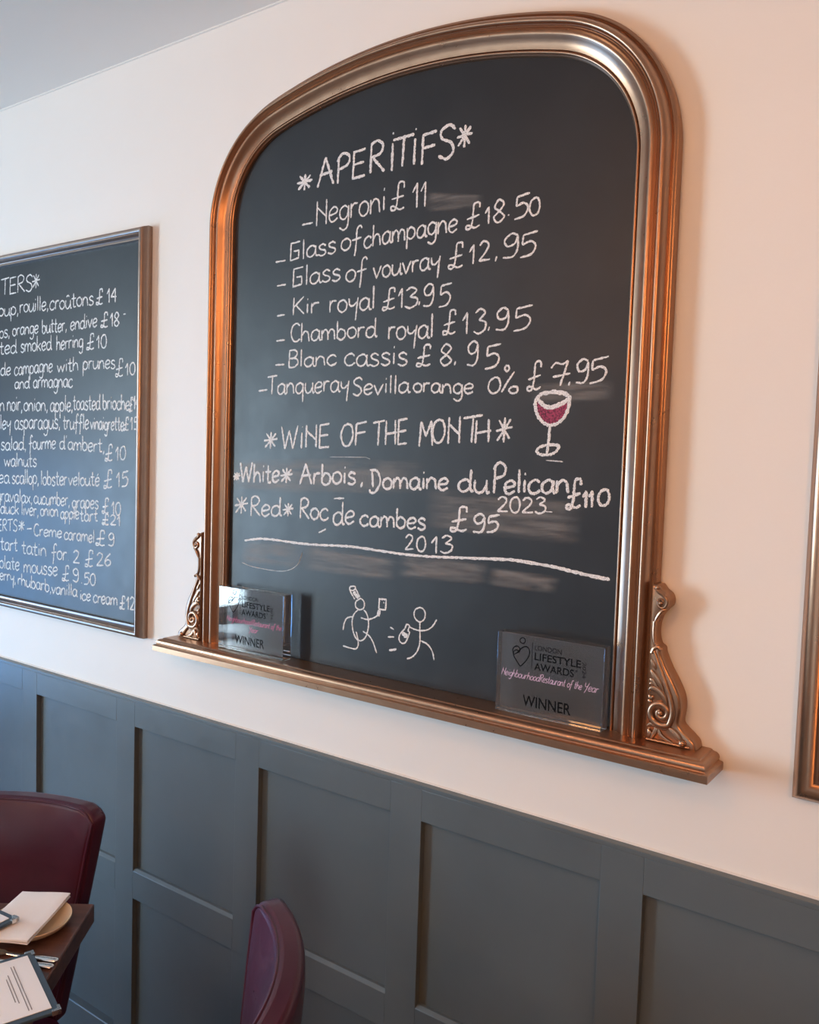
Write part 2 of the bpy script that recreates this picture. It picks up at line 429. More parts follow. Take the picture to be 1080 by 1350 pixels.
# scrolled brackets left and right of the frame
OUT = [(.513,1.402),(.519,1.400),(.525,1.393),(.533,1.387),(.5365,1.378),(.535,1.369),(.528,1.362),(.521,1.352),(.517,1.338),(.5165,1.322),
       (.520,1.309),(.5265,1.304),(.529,1.294),(.538,1.275),(.550,1.255),(.560,1.234),(.5625,1.214),(.5605,1.195),(.567,1.186),(.577,1.178),(.585,1.170),(.588,1.1605)]
def bracket(sg):
    def W(x, t, z): return (CX+sg*x, -t, z)
    o_ = crom([(x, 0, z) for x, z in OUT], 4)
    poly = [(p.x, p.z) for p in o_]+[(.511, 1.1605), (.511, 1.402)]
    b = RB(BASE)
    def inset(d): 
        c = []
        n = len(poly)
        for i, (x, z) in enumerate(poly):
            if i >= len(o_): c.append((x, z+(d if z < 1.2 else -d))); continue
            p0, p1 = poly[max(i-1, 0)], poly[min(i+1, len(o_)-1)]
            tx, tz = p1[0]-p0[0], p1[1]-p0[1]; l = math.hypot(tx, tz) or 1
            c.append((max(.511, x+tz/l*d), z-tx/l*d))
        return c
    b.rings([[W(x, .0006, z) for x, z in poly], [W(x, .024, z) for x, z in poly], [W(x, .029, z) for x, z in inset(.0022)], [W(x, .0300, z) for x, z in inset(.005)]])
    br = b.build('scroll_bracket', M_bronze, board, smooth=50)
    # the long S scroll that rolls into the big volute
    b = RB(BASE)
    S = [(.517,1.300),(.522,1.288),(.531,1.268),(.5405,1.246),(.5475,1.226),(.5500,1.208),(.5460,1.192)]
    c0 = Vector((.5325, 0, 1.207)); a0 = math.atan2(1.192-1.207, .546-.5325); r0 = math.hypot(.0135, .015)
    for i in range(1, 40):
        a = a0-i/39*2*math.pi*1.55; r = r0*(1-i/39*.86); S.append((c0.x+r*math.cos(a), c0.z+r*math.sin(a)))
    pts = crom([W(x, .031, z) for x, z in S], 3)
    n = len(pts); b.tube(pts, [.0022+.0034*min(1, i/n*6)*(1-.55*(i/n)) for i in range(n)], 10)
    b.sphere(W(c0.x, .033, c0.z), .0042)
    b.build('volute', M_bronze, br)
    # upper curl
    b = RB(BASE)
    S = [(.5155,1.397),(.520,1.391),(.528,1.386),(.5335,1.379),(.5325,1.371),(.527,1.3665),(.521,1.369),(.5195,1.3745),(.5225,1.379),(.527,1.378),(.5275,1.374)]
    pts = crom([W(x, .031, z) for x, z in S], 4); n = len(pts)
    b.tube(pts, [.0036*(1-.5*i/n) for i in range(n)], 9); b.sphere(W(.5243, .032, 1.3735), .0035); b.sphere(W(.518, .031, 1.3965), .0042)
    pts = crom([W(x, .031, z) for x, z in [(.534,1.365),(.527,1.362),(.520,1.352),(.5155,1.342)]], 5); b.tube(pts, [.0006+.0024*math.sin(math.pi*(i+.5)/len(pts)) for i in range(len(pts))], 8)
    pts = crom([W(x, .030, z) for x, z in [(.5155,1.345),(.5155,1.325),(.518,1.312),(.524,1.306)]], 5); b.tube(pts, .0026, 8)
    pts = crom([W(x, .031, z) for x, z in [(.528,1.303),(.523,1.306),(.517,1.303),(.514,1.296)]], 5); b.tube(pts, [.0030]*len(pts), 8)
    b.build('curl', M_bronze, br)
    # acanthus leaves, foot scroll
    b = RB(BASE)
    def leaf(P, wmax, t=.031):
        pts = crom([W(x, t, z) for x, z in P], 6); n = len(pts)
        b.tube(pts, [.0007+wmax*math.sin(math.pi*min(1, (i+.6)/n))**.8 for i in range(n)], 8, .6, (0, 1, 0))
    leaf([(.514,1.270),(.520,1.262),(.529,1.250),(.536,1.237)], .0036)
    leaf([(.513,1.256),(.517,1.254),(.523,1.246),(.526,1.238)], .0028)
    leaf([(.5125,1.239),(.518,1.2425),(.527,1.240),(.537,1.230),(.542,1.216)], .0040, .032)
    leaf([(.5125,1.247),(.516,1.249),(.520,1.246)], .0022)
    leaf([(.5125,1.231),(.516,1.227),(.520,1.230)], .0026)
    leaf([(.5125,1.224),(.515,1.221),(.518,1.223)], .0022)
    leaf([(.514,1.286),(.518,1.278),(.522,1.272)], .0022)
    b.build('acanthus_leaf', M_bronze, br)
    b = RB(BASE)
    leaf([(.5125,1.183),(.519,1.187),(.528,1.186),(.538,1.184),(.548,1.188)], .0034, .032)
    leaf([(.524,1.186),(.5265,1.180),(.523,1.172),(.519,1.164)], .0030)
    leaf([(.546,1.187),(.556,1.180),(.563,1.172),(.568,1.166)], .0044, .032)
    leaf([(.530,1.184),(.533,1.174),(.541,1.168),(.553,1.164)], .0026)
    leaf([(.514,1.178),(.517,1.172),(.515,1.166)], .0030)
    b.sphere(W(.5675, .032, 1.1675), .0058); b.tube([W(.512, .031, 1.1625), W(.578, .031, 1.1625)], .002, 8)
    b.build('foot_scroll', M_bronze, br)
bracket(1); bracket(-1)

# the painted panel and everything chalked on it
BT = .008                                            # board face stands this far off the wall
b = RB(BASE)
outl = [(CX+x, z) for x, z, nx, nz in arch_path(.058, LZ+.0005)]
b.rings([[(x, -.002, z) for x, z in outl], [(x, -BT, z) for x, z in outl]])
slate = b.build('slate_panel', M_slate, board, smooth=0)

CWD = .0035
def chalk(name, specs=(), strokes=(), w=CWD, parent=None, base=BASE, mt=None, off=BT):
    if name == 'menu_lettering' and not name.startswith('price'):
        flat = [(org, k, q) for org, k, sp in specs for q in sp]
        cut = next((i for i, q in enumerate(flat) if q[2][0].startswith('£')), len(flat))
        if 0 < cut < len(flat):
            chalk('price_lettering', [(o_, k_, [q]) for o_, k_, q in flat[cut:]], strokes, w, parent, base, mt, off)
            specs, strokes = [(o_, k_, [q]) for o_, k_, q in flat[:cut]], ()
    mb = RB(base)
    for org, k, sp in specs: pxtext(mb, off, sp, w, org, k)
    for org, k, st in strokes:
        for s_ in st: pxstroke(mb, off, s_[0], s_[1] if len(s_) > 1 else w, org, k, (s_[2] if len(s_) > 2 else True))
    return mb.build(name, mt or M_chalk, parent or slate, smooth=60)
A4 = ((380,160), 4.154)
chalk('heading_lettering', [((380,160), 4.154, [('*',45,385,122,372,90),('A',155,366,245,345,160),('P',262,340,335,325,160),('E',345,312,418,298,150),('R',440,285,520,272,165),
    ('I',552,272,578,268,205),('T',568,262,672,245,165),('I',665,240,705,236,195),('F',722,240,800,226,170),('S',812,212,908,196,180),('*',920,150,998,135,120)])], w=.0052)
AC = (290,150); BC = (290,360); CC = (290,540); K = 1.9286
L_ = 'menu_lettering'
chalk(L_, [((360,240), 4.154, [('-',155,258,215,246,75),('Negroni',232,240,612,158,140),('£',640,158,722,146,148),('11',758,140,838,134,134)])])
chalk(L_, [((360,240), 4.154, [('-',10,460,66,452,75),('Glass',86,436,340,385,110),('of',368,382,478,358,118),('champagne',494,362,1005,268,118)]),
           ((560,240), 4.154, [('£',220,265,305,243,130),('1',325,232,355,230,95),('8',368,228,435,212,125),('.',445,190,466,184,100),('5',480,212,560,192,125),('0',565,190,628,176,100)])])
chalk(L_, [((360,240), 4.154, [('-',18,592,68,584,75),('Glass',100,580,365,535,110),('of',394,552,506,530,118),('vouvray',545,530,910,468,115)]),
           ((560,240), 4.154, [('£',125,475,212,458,130),('1',238,450,272,446,110),('2',290,440,352,432,108),(',',378,420,400,414,100),('9',420,428,508,402,130),('5',510,418,602,398,130)])])
B4 = ((350,370), 4.154)
chalk(L_, [(*B4, [('-',60,215,104,210,75),('Kir',144,194,288,175,100),('royal',346,176,596,156,120),('£',636,166,712,150,112),('1',722,150,752,146,110),('3',756,150,826,142,108),(',',832,125,850,122,80),('9',858,148,918,132,120),('5',940,148,1008,136,125)])])
chalk(L_, [(*B4, [('-',56,355,104,350,75),('Chambord',134,338,604,306,105),('royal',668,322,916,310,128)]),
           ((560,390), 4.154, [('£',95,212,172,200,125),('1',200,210,236,208,115),('3',262,206,328,198,130),(',',340,178,360,174,80),('9',382,198,456,186,122),('5',472,200,572,184,132)])])
chalk(L_, [(*B4, [('-',50,486,102,484,75),('Blanc',122,474,384,462,95),('cassis',428,468,772,462,120),('£',822,474,908,464,110),('8',948,470,1018,462,115),(',',1026,450,1048,446,80)]),
           ((560,390), 4.154, [('9',225,390,288,378,130),('5',318,402,402,390,128)])])
chalk(L_, [((330,480), 4.154, [('-',42,172,92,166,75),('Tanqueray',92,166,536,150,105),('Sevilla',556,172,866,158,100)]),
           ((560,390), 4.154, [('0',338,540,412,528,90)]), (BC, K, [('orange',490,303,642,308,44)]),
           ((560,390), 4.154, [('£',556,522,640,505,150),('7',682,505,782,490,130),(',',778,482,802,478,80),('9',820,488,892,474,130),('5',888,488,988,470,128)])],
      [((560,390), 4.154, [([(422,528),(455,470),(492,415)],), ([(452,378),(440,396),(450,414),(464,400),(456,378)],), ([(478,498),(462,515),(478,534),(506,526),(506,500),(480,497)],)])])
chalk('heading_lettering', [((330,480), 4.154, [('*',72,465,140,462,90),('WINE',165,465,430,456,125),('OF',490,452,628,440,125),('THE',668,445,856,440,135),('M',918,450,1000,444,135)]),
      ((560,500), 4.154, [('O',35,352,108,350,125),('N',120,355,192,350,150),('T',205,350,300,345,145),('H',268,352,350,345,125),('*',385,352,468,342,135)])], w=.0042)
C4 = ((300,600), 4.154)
chalk(L_, [(*C4, [('*',30,140,66,138,46),('White',66,152,280,150,108),('*',286,156,348,154,82),('Arbois',392,158,698,158,115),(',',720,155,745,155,110)]), (CC, K, [('Domaine',378,200,578,205,52)]),
           ((560,590), 4.154, [('du',178,242,340,245,125),('P',370,250,440,256,165),('elican',430,252,785,250,130),('£',770,335,858,320,148),('11',860,332,920,330,92),('0',940,325,1008,318,88)])], w=.0047)
chalk(L_, [((560,590), 4.154, [('2023',392,352,656,362,86)]), (*C4, [('2',968,520,1015,518,84)]), (CC, K, [('0',497,360,522,360,40)]), ((560,690), 4.154, [('13',30,164,145,162,95)])])
chalk(L_, [(*C4, [('*',36,325,104,320,95),('Red',122,332,290,334,105),('*',300,336,354,334,72),('Roc',392,348,548,356,112),('de',574,378,690,380,125),('cambes',722,386,1080,408,105)]),
           ((560,590), 4.154, [('£',135,462,235,458,128),('9',258,466,325,462,105),('5',330,468,398,462,90)])], w=.0042)
chalk('chalk_line', (), [((290,540), K, [([(63,333),(95,329),(130,330),(220,342),(330,348),(400,358),(470,368),(540,374),(620,377),(700,380)],.0046), ([(690,379),(740,382),(800,391),(850,400),(900,412),(950,424),(992,432)],.0056)])])
chalk('wine_glass_drawing', (), [((560,500), 4.154, [([(612,110),(640,82),(700,70),(760,76),(792,96),(784,112),(740,136),(690,152),(650,140),(622,112)],.0065), ([(612,104),(606,140),(616,190),(645,232),(685,252),(730,240),(770,200),(790,150),(794,96)],.0058),
      ([(686,252),(680,330),(668,414)],.005), ([(668,360),(630,372),(614,396),(640,414),(690,412),(726,388),(730,362),(668,358)],.0048), ([(626,118),(650,146),(690,158),(740,142),(784,116)],.005)])])
mb = RB(BASE)
bowl = crom([at(560+x/4.154, 500+y/4.154, BT+.0002) for x, y in [(618,122),(616,160),(626,195),(650,226),(686,245),(724,234),(760,200),(780,160),(786,122)]], 6)
top = crom([at(560+x/4.154, 500+y/4.154, BT+.0002) for x, y in [(786,122),(745,148),(690,162),(648,150),(618,122)]], 6)
mb.add(bowl+top[1:-1], [tuple(range(len(bowl)+len(top)-2))])
o = mb.build('wine_colouring', M_redchalk, slate, smooth=0); o['label'] = 'dark red chalk filling the drawn wine glass'
D4 = ((420,750), 4.5)
chalk('chef_drawing', (), [(*D4, [([(245,176),(222,196),(222,226),(244,242),(268,232),(272,200),(256,178),(244,176)],), ([(216,180),(198,150),(184,122)],), ([(184,122),(190,106),(212,103),(220,114),(205,128),(186,124)],), ([(218,112),(232,140),(246,168)],),
      ([(208,135),(226,160),(238,172)],.007), ([(238,240),(212,268),(200,310),(206,370),(224,412),(250,426),(276,410),(292,370),(298,320),(288,270),(268,242)],), ([(206,282),(170,292),(154,320),(146,362)],),
      ([(252,290),(290,300),(325,292),(352,276)],), ([(355,280),(362,244)],.0095), ([(358,236),(362,178),(402,182),(398,244),(358,238)],.0034,False), ([(386,200),(390,200)],.006), ([(224,372),(232,410),(236,450),(222,474),(190,470),(146,456)],), ([(264,370),(300,396),(326,440),(346,500)],)])], w=.0029)
chalk('running_figure_drawing', (), [(*D4, [([(600,228),(572,246),(570,285),(598,314),(626,300),(634,264),(620,236),(598,228)],), ([(602,314),(602,370),(602,430),(590,480),(562,518),(526,534)],), ([(540,344),(570,358),(604,366),(650,360),(682,334),(702,300)],),
      ([(608,426),(650,450),(676,492),(686,542)],), ([(524,326),(540,338),(532,366),(540,380),(520,430),(500,442),(480,424),(482,392),(506,362),(512,356),(524,326)],), ([(496,378),(528,404)],.0085), ([(426,346),(448,360)],), ([(412,403),(450,404)],), ([(420,484),(464,476)],.0045)])], w=.0029)
M_smear = mat('chalk_smear', (.5,.46,.42), .95)
def smear_alpha(mt, amount, stretch):
    nt = mt.node_tree; p = nt.nodes['Principled BSDF']
    n = noise(mt, 9, 5, stretch, .7)
    tc = nt.nodes.new('ShaderNodeTexCoord'); sx = nt.nodes.new('ShaderNodeSeparateXYZ'); nt.links.new(tc.outputs['UV'], sx.inputs[0])
    def math_(op, a, b_):
        q = nt.nodes.new('ShaderNodeMath'); q.operation = op; q.use_clamp = op in ('MULTIPLY', 'SUBTRACT')
        for i, v in enumerate((a, b_)):
            if isinstance(v, (int, float)): q.inputs[i].default_value = v
            else: nt.links.new(v, q.inputs[i])
        return q.outputs[0]
    def edge(c, f):
        e = math_('MINIMUM', c, math_('SUBTRACT', 1.0, c)); return math_('MULTIPLY', e, f)
    e = math_('MULTIPLY', edge(sx.outputs[0], 6), edge(sx.outputs[1], 5))
    r = ramp(mt, n, [(.32, (0,0,0)), (.72, (1,1,1))])
    nt.links.new(math_('MULTIPLY', math_('MULTIPLY', r, amount), e), p.inputs['Alpha'])
smear_alpha(M_smear, .42, (1, 1, 9))
def smear(quads, mt=M_smear):
    for q in quads:
        me = bpy.data.meshes.new('chalk_smear')
        P = [rel(at(x, y, BT+.00012)) for x, y in q]
        n = 10; vs_ = []; uv = []
        for i in range(n+1):
            for j in range(5):
                u, v = i/n, j/4
                vs_.append(P[0].lerp(P[1], u).lerp(P[3].lerp(P[2], u), v)); uv.append((u, v))
        fs = [(i*5+j, (i+1)*5+j, (i+1)*5+j+1, i*5+j+1) for i in range(n) for j in range(4)]
        me.from_pydata([tuple(v) for v in vs_], [], fs)
        ul = me.uv_layers.new(name='uv')
        for l in me.loops: ul.data[l.index].uv = uv[l.vertex_index]
        me.materials.append(mt)
        o = bpy.data.objects.new('chalk_smear', me); scene.collection.objects.link(o); o.parent = slate
smear([[(318,712),(402,716),(396,752),(316,742)], [(398,716),(528,736),(522,768),(392,752)], [(525,728),(648,742),(642,772),(520,762)], [(645,746),(742,760),(734,785),(640,772)],
       [(300,604),(560,604),(560,652),(300,650)], [(700,505),(812,500),(812,530),(700,532)], [(560,252),(640,256),(640,275),(560,280)], [(560,640),(770,660),(770,720),(560,700)]])
chalk('chalk_scuff', (), [((300,600), 4.154, [([(500,425),(540,405)],.0035), ([(584,238),(640,236)],.0035), ([(560,10),(760,12)],.0011), ([(760,12),(782,22)],.0011)]), ((560,590), 4.154, [([(665,70),(758,78)],.0018), ([(662,350),(700,354)],.0018)]), ((300,690), 4.154, [([(80,215),(150,240),(300,262),(380,230),(410,160)],.0012)])])

# ------------------------------------------------------------------ rectangular framed boards
FP = [(0,.0005),(0,.012),(.05,.016),(.08,.020),(.16,.0265),(.28,.0295),(.40,.0290),(.50,.0262),(.54,.0240),(.57,.0250),(.62,.0255),(.66,.0235),(.70,.0190),(.78,.0165),(.86,.0160),(.90,.0175),(.95,.0172),(.98,.0150),(1,.012),(1,.004),(.9,.0005)]
def rect_frame(base, x0, x1, z0, z1, w, parent, mt=M_bronze, name='frame_moulding'):
    b = RB(base); rings = []
    for (x, z, nx, nz) in ((x0,z0,1,1),(x1,z0,-1,1),(x1,z1,-1,-1),(x0,z1,1,-1)):
        rings.append([(x+nx*u*w, -t, z+nz*u*w) for u, t in FP])
    n = len(FP); vs_ = [p for r in rings for p in r]; fs = []
    for i in range(4):
        for j in range(n):
            k = (j+1) % n; fs.append((i*n+j, i*n+k, ((i+1)%4)*n+k, ((i+1)%4)*n+j))
    b.add(vs_, fs); return b.build(name, mt, parent, smooth=50)
LB = (-2.25, 0, 1.128)
lboard = thing('framed_chalkboard', 'rectangular chalkboard of starters and desserts in a slim bronze frame at the left edge', 'chalkboard', LB)
rect_frame(LB, -2.83, -1.6865, 1.128, 2.100, .031, lboard, M_silver)
b = RB(LB); b.box((-2.806, -.007, 1.152), (-1.713, -.002, 2.075)); lslate = b.build('slate_panel', M_slate, lboard, smooth=0)
LO = .007
L1, L2 = ((0,280), 4.823), ((0,540), 4.22)
def lchalk(name, *lines): return chalk(name, lines, w=.0038, parent=lslate, base=LB, off=LO)
lchalk('heading_lettering', (*L1, [('*',-250,560,-208,555,95),('STAR',-195,555,-6,530,105),('TERS',5,526,205,498,105),('*',203,488,248,480,95)]))
lchalk(L_, (*L1, [('soup,',-42,665,118,648,90),('rouille,',124,640,308,618,95),('croûtons',314,622,592,588,100),('£',610,590,655,584,92),('14',678,578,738,574,90)]))
lchalk(L_, (*L1, [('os,',-5,800,62,790,85),('orange',78,786,242,766,85),('butter,',266,772,424,752,92),('endive',446,752,615,724,95),('£',638,734,688,730,88),('18',698,726,756,720,88),('-',784,650,800,648,8)]))
lchalk(L_, (*L1, [('ated',-45,908,104,896,90),('smoked',130,890,326,876,95),('herring',358,876,526,858,95),('£',548,876,600,868,98),('10',610,868,676,862,85)]))
lchalk(L_, (*L1, [('de',2,1035,66,1032,85),('campagne',90,1036,332,1012,92),('with',362,1020,496,1006,90),('prunes',525,998,730,990,95),('£',732,1048,784,1042,110),('10',794,1036,858,1030,78)]))
lchalk(L_, (*L1, [('and',92,1118,186,1120,78),('armagnac',210,1118,460,1112,92)]))
lchalk(L_, (*L1, [('n',-2,1262,26,1262,95),('noir,',44,1262,142,1262,100),('onion,',150,1264,304,1262,95),('apple,',318,1266,462,1262,100),('toasted',464,1258,636,1252,100),('brioche',652,1254,822,1256,98),('£14',820,1268,882,1250,88)]))
lchalk(L_, (*L2, [('ley',0,110,58,106,80),('asparagus,',80,108,335,106,90),('truffle',350,108,492,108,85),('vinaigrette',502,108,688,118,80),('£15',684,116,768,112,72)]))
lchalk(L_, (*L2, [('salad,',4,224,146,224,75),('fourme',160,222,308,218,78),("d'ambert,",330,220,582,236,80),('£',582,286,628,284,88),('10',640,284,698,278,78)]))
lchalk(L_, (*L2, [('walnuts',22,314,202,318,75)]))
lchalk(L_, (*L2, [('sea',-34,408,50,412,80),('scallop,',66,412,216,414,80),('lobster',226,418,372,424,82),('velouté',380,422,552,424,80),('£',574,442,626,436,95),('15',644,432,710,426,85)]))
lchalk(L_, (*L2, [('gravalax,',-20,505,180,522,75),('cucumber,',188,522,388,536,75),('grapes',400,546,546,552,78),('£',566,578,606,578,80),('10',618,584,670,588,72)]))
lchalk(L_, (*L2, [('duck',2,578,104,582,72),('liver,',118,586,214,594,74),('onion',224,590,322,598,72),('apple',336,606,438,610,72),('tart',444,618,542,622,72),('£21',566,636,668,650,58)]))
lchalk(L_, (*L2, [('ERTS',-14,675,96,676,66),('*',102,676,134,676,60),('-',148,682,176,682,60),('Creme',186,700,342,712,68),('caramel',356,720,524,740,72),('£',530,752,586,756,82),('9',600,758,634,758,68)]))
lchalk(L_, (*L2, [('tart',2,780,96,788,78),('tatin',120,800,256,816,80),('for.',286,830,386,842,85),('2',404,852,440,856,72),('£',470,872,520,872,85),('26',534,868,616,870,72)]))
lchalk(L_, (*L2, [('olate',-4,880,106,894,76),('mousse',130,904,318,924,82),('£',344,950,386,952,82),('9',402,956,436,964,72),('.',442,966,460,968,70),('50',464,972,530,978,66)]))
lchalk(L_, (*L2, [('erry,',-2,944,88,966,68),('rhubarb,',98,974,286,1016,70),('vanilla',286,1022,428,1040,70),('ice',444,1058,502,1064,66),('cream',518,1072,652,1088,72),('£12',664,1108,748,1120,72)]))

RBS = (.15, 0, 1.119)
rboard = thing('picture_frame', 'bronze picture frame at the right edge, only its lower left corner in view', 'picture frame', RBS)
rect_frame(RBS, -.2368, .60, 1.119, 2.10, .055, rboard)
b = RB(RBS); b.box((-.19, -.009, 1.165), (.553, -.002, 2.055)); b.build('dark_pane', M_mirror, rboard, smooth=0)
b = RB(RBS)
for (x, z) in ((-.1965,1.1605),):
    for i in range(6):
        b.sphere((x+.004*i, -.020-.002*(i%2), z+.0035*((i*7)%4)), .0035, 10)
b.build('corner_ornament', mat('gilt', (.75,.52,.28), .2, 1.0), rboard)

# ------------------------------------------------------------------ acrylic award blocks standing on the ledge
BFONT = bpy.data.curves.new('lettering_source', 'FONT').font
def font_mesh(text, x, z, w, h, y, mt, name, parent, ext=.00015, bold=0.0, rot=0.0):
    """print TEXT in the box x..x+w, z..z+h on the plane y"""
    cu = bpy.data.curves.new(name, 'FONT'); cu.body = text; cu.extrude = 0; cu.offset = bold; cu.resolution_u = 4
    tmp = bpy.data.objects.new(name, cu); scene.collection.objects.link(tmp)
    bpy.context.view_layer.update()
    me = bpy.data.meshes.new_from_object(tmp.evaluated_get(bpy.context.evaluated_depsgraph_get()))
    bpy.data.objects.remove(tmp)
    vx = [v.co.x for v in me.vertices]; vy = [v.co.y for v in me.vertices]
    a0, a1, b0, b1 = min(vx), max(vx), min(vy), max(vy)
    for v in me.vertices:
        u, q = (v.co.x-a0)/(a1-a0), (v.co.y-b0)/(b1-b0)
        if rot: v.co = (x+q*w, y, z+(1-u)*h)
        else: v.co = (x+u*w, y, z+q*h)
    me.materials.clear(); me.materials.append(mt)
    o = bpy.data.objects.new(name, me); scene.collection.objects.link(o); o.parent = parent
    return o
def award(x0, label, script, smt):
    w, h, th = .1905, .1345, .025
    base = (x0+w/2, -.0325, 1.1603)
    t = thing('award_block', label, 'award', base, 0, 'award blocks on the chalkboard ledge')
    b = MB(); b.box((-w/2, -th/2, 0), (w/2, th/2, h)); b.build('acrylic_block', M_glass, t, smooth=0, bevel=.0012, segs=2)
    y = -th/2-.0003
    X = lambda u: -w/2+u*w
    font_mesh('LONDON', X(.37), h*.835, w*.25, h*.062, y, M_black, 'printed_name', t)
    font_mesh('LIFESTYLE', X(.37), h*.715, w*.43, h*.092, y, M_black, 'printed_name', t, bold=.012)
    font_mesh('AWARDS', X(.37), h*.590, w*.37, h*.092, y, M_black, 'printed_name', t, bold=.012)
    font_mesh('®', X(.752), h*.655, w*.02, h*.03, y, M_black, 'printed_name', t)
    font_mesh('2024', X(.815), h*.60, w*.032, h*.19, y, M_black, 'printed_year', t, rot=1)
    font_mesh('WINNER', X(.27), h*.125, w*.455, h*.135, y, M_black, 'printed_title', t, bold=.012)
    # heart-and-figure emblem and its divider
    mb = MB()
    def E(pts, ww, closed=False):
        q = crom([(X(u), y+.0001, v*h) for u, v in pts], 6); ribbon(mb, q, ww, .0001, 0, .0001)
    E([(.245,.965),(.222,.935),(.232,.90),(.258,.895),(.275,.925),(.268,.955),(.245,.966)], .0016)
    E([(.235,.60),(.19,.68),(.165,.73),(.17,.78),(.20,.80),(.225,.77)], .0018)
    E([(.165,.735),(.195,.76),(.228,.80),(.21,.845),(.178,.84),(.155,.795),(.165,.735)], .0018)
    E([(.235,.60),(.28,.67),(.315,.75),(.318,.82),(.29,.86),(.25,.84),(.20,.775)], .0018)
    ribbon(mb, [(X(.345), y, h*.595), (X(.345), y, h*.93)], .0009, .0001, 0, .0001)
    mb.build('emblem', M_black, t, smooth=0)
    mb = MB()
    for text, u0, v0, u1, v1, hh in script:
        write(mb, text, (X(u0), y, v0*h), (X(u1), y, v1*h), hh*h*.88, .0008, .28, .015, .0001, .2)
    mb.build('printed_script', smt, t, smooth=0)
    return t
award(-1.389, 'clear acrylic award block at the left end of the ledge, pink script', [('Neighbourhood',.13,.46,.52,.46,.10),('Restaurant',.535,.46,.80,.46,.10),('of the',.82,.46,.97,.46,.10),('Year',.48,.345,.62,.345,.10)], M_pink)
award(-.7025, 'clear acrylic award block at the right end of the ledge, lilac script', [('Neighbourhood',.05,.46,.42,.46,.105),('Restaurant',.425,.46,.66,.46,.105),('of the',.68,.46,.81,.46,.105),('Year',.83,.46,.955,.46,.11)], M_lilac)

# ------------------------------------------------------------------ table and chairs (set square to each other, turned from the wall)
def P2(x, z, zz=0.0):                                   # metres right of and ahead of the camera, along the floor
    r = Vector((RT.x, RT.y, 0)).normalized(); f = Vector((FW.x, FW.y, 0)).normalized()
    p = Vector((CAM.x, CAM.y, 0))+r*x+f*z; return Vector((p.x, p.y, zz))
K0 = at_z(125, 1191, .75); K0.z = 0
E1 = (at_z(63, 1290, .75)-at_z(125, 1191, .75)); E1.z = 0; E1.normalize()      # along the right edge, towards the camera
E2 = Vector((E1.y, -E1.x, 0)) if Vector((E1.y, -E1.x, 0)).x < 0 else Vector((-E1.y, E1.x, 0))
TW, TD = .78, .72
ang = math.atan2(-E2.y, -E2.x)                           # local +x = -E2 (to the right), local +y = away from the camera
tc_ = K0+E2*(TW/2)+E1*(TD/2)
tb = thing('dining_table', 'dark wooden table at the lower left laid with plate, napkin and menus', 'table', (tc_.x, tc_.y, 0), ang)
b = MB(); b.box((-TW/2, -TD/2, .715), (TW/2, TD/2, .75)); b.build('tabletop', M_wood, tb, bevel=.003)
b = MB(); b.lathe([(.10,.7145),(.10,.70),(.04,.69),(.034,.60),(.034,.08),(.05,.05),(.05,.0305)], n=28); b.build('column', M_black, tb)
b = MB(); b.lathe([(.001,0),(.15,0),(.155,.006),(.145,.016),(.06,.030),(.001,.030)], n=48, cap0=False, cap1=False); b.build('base', M_black, tb)

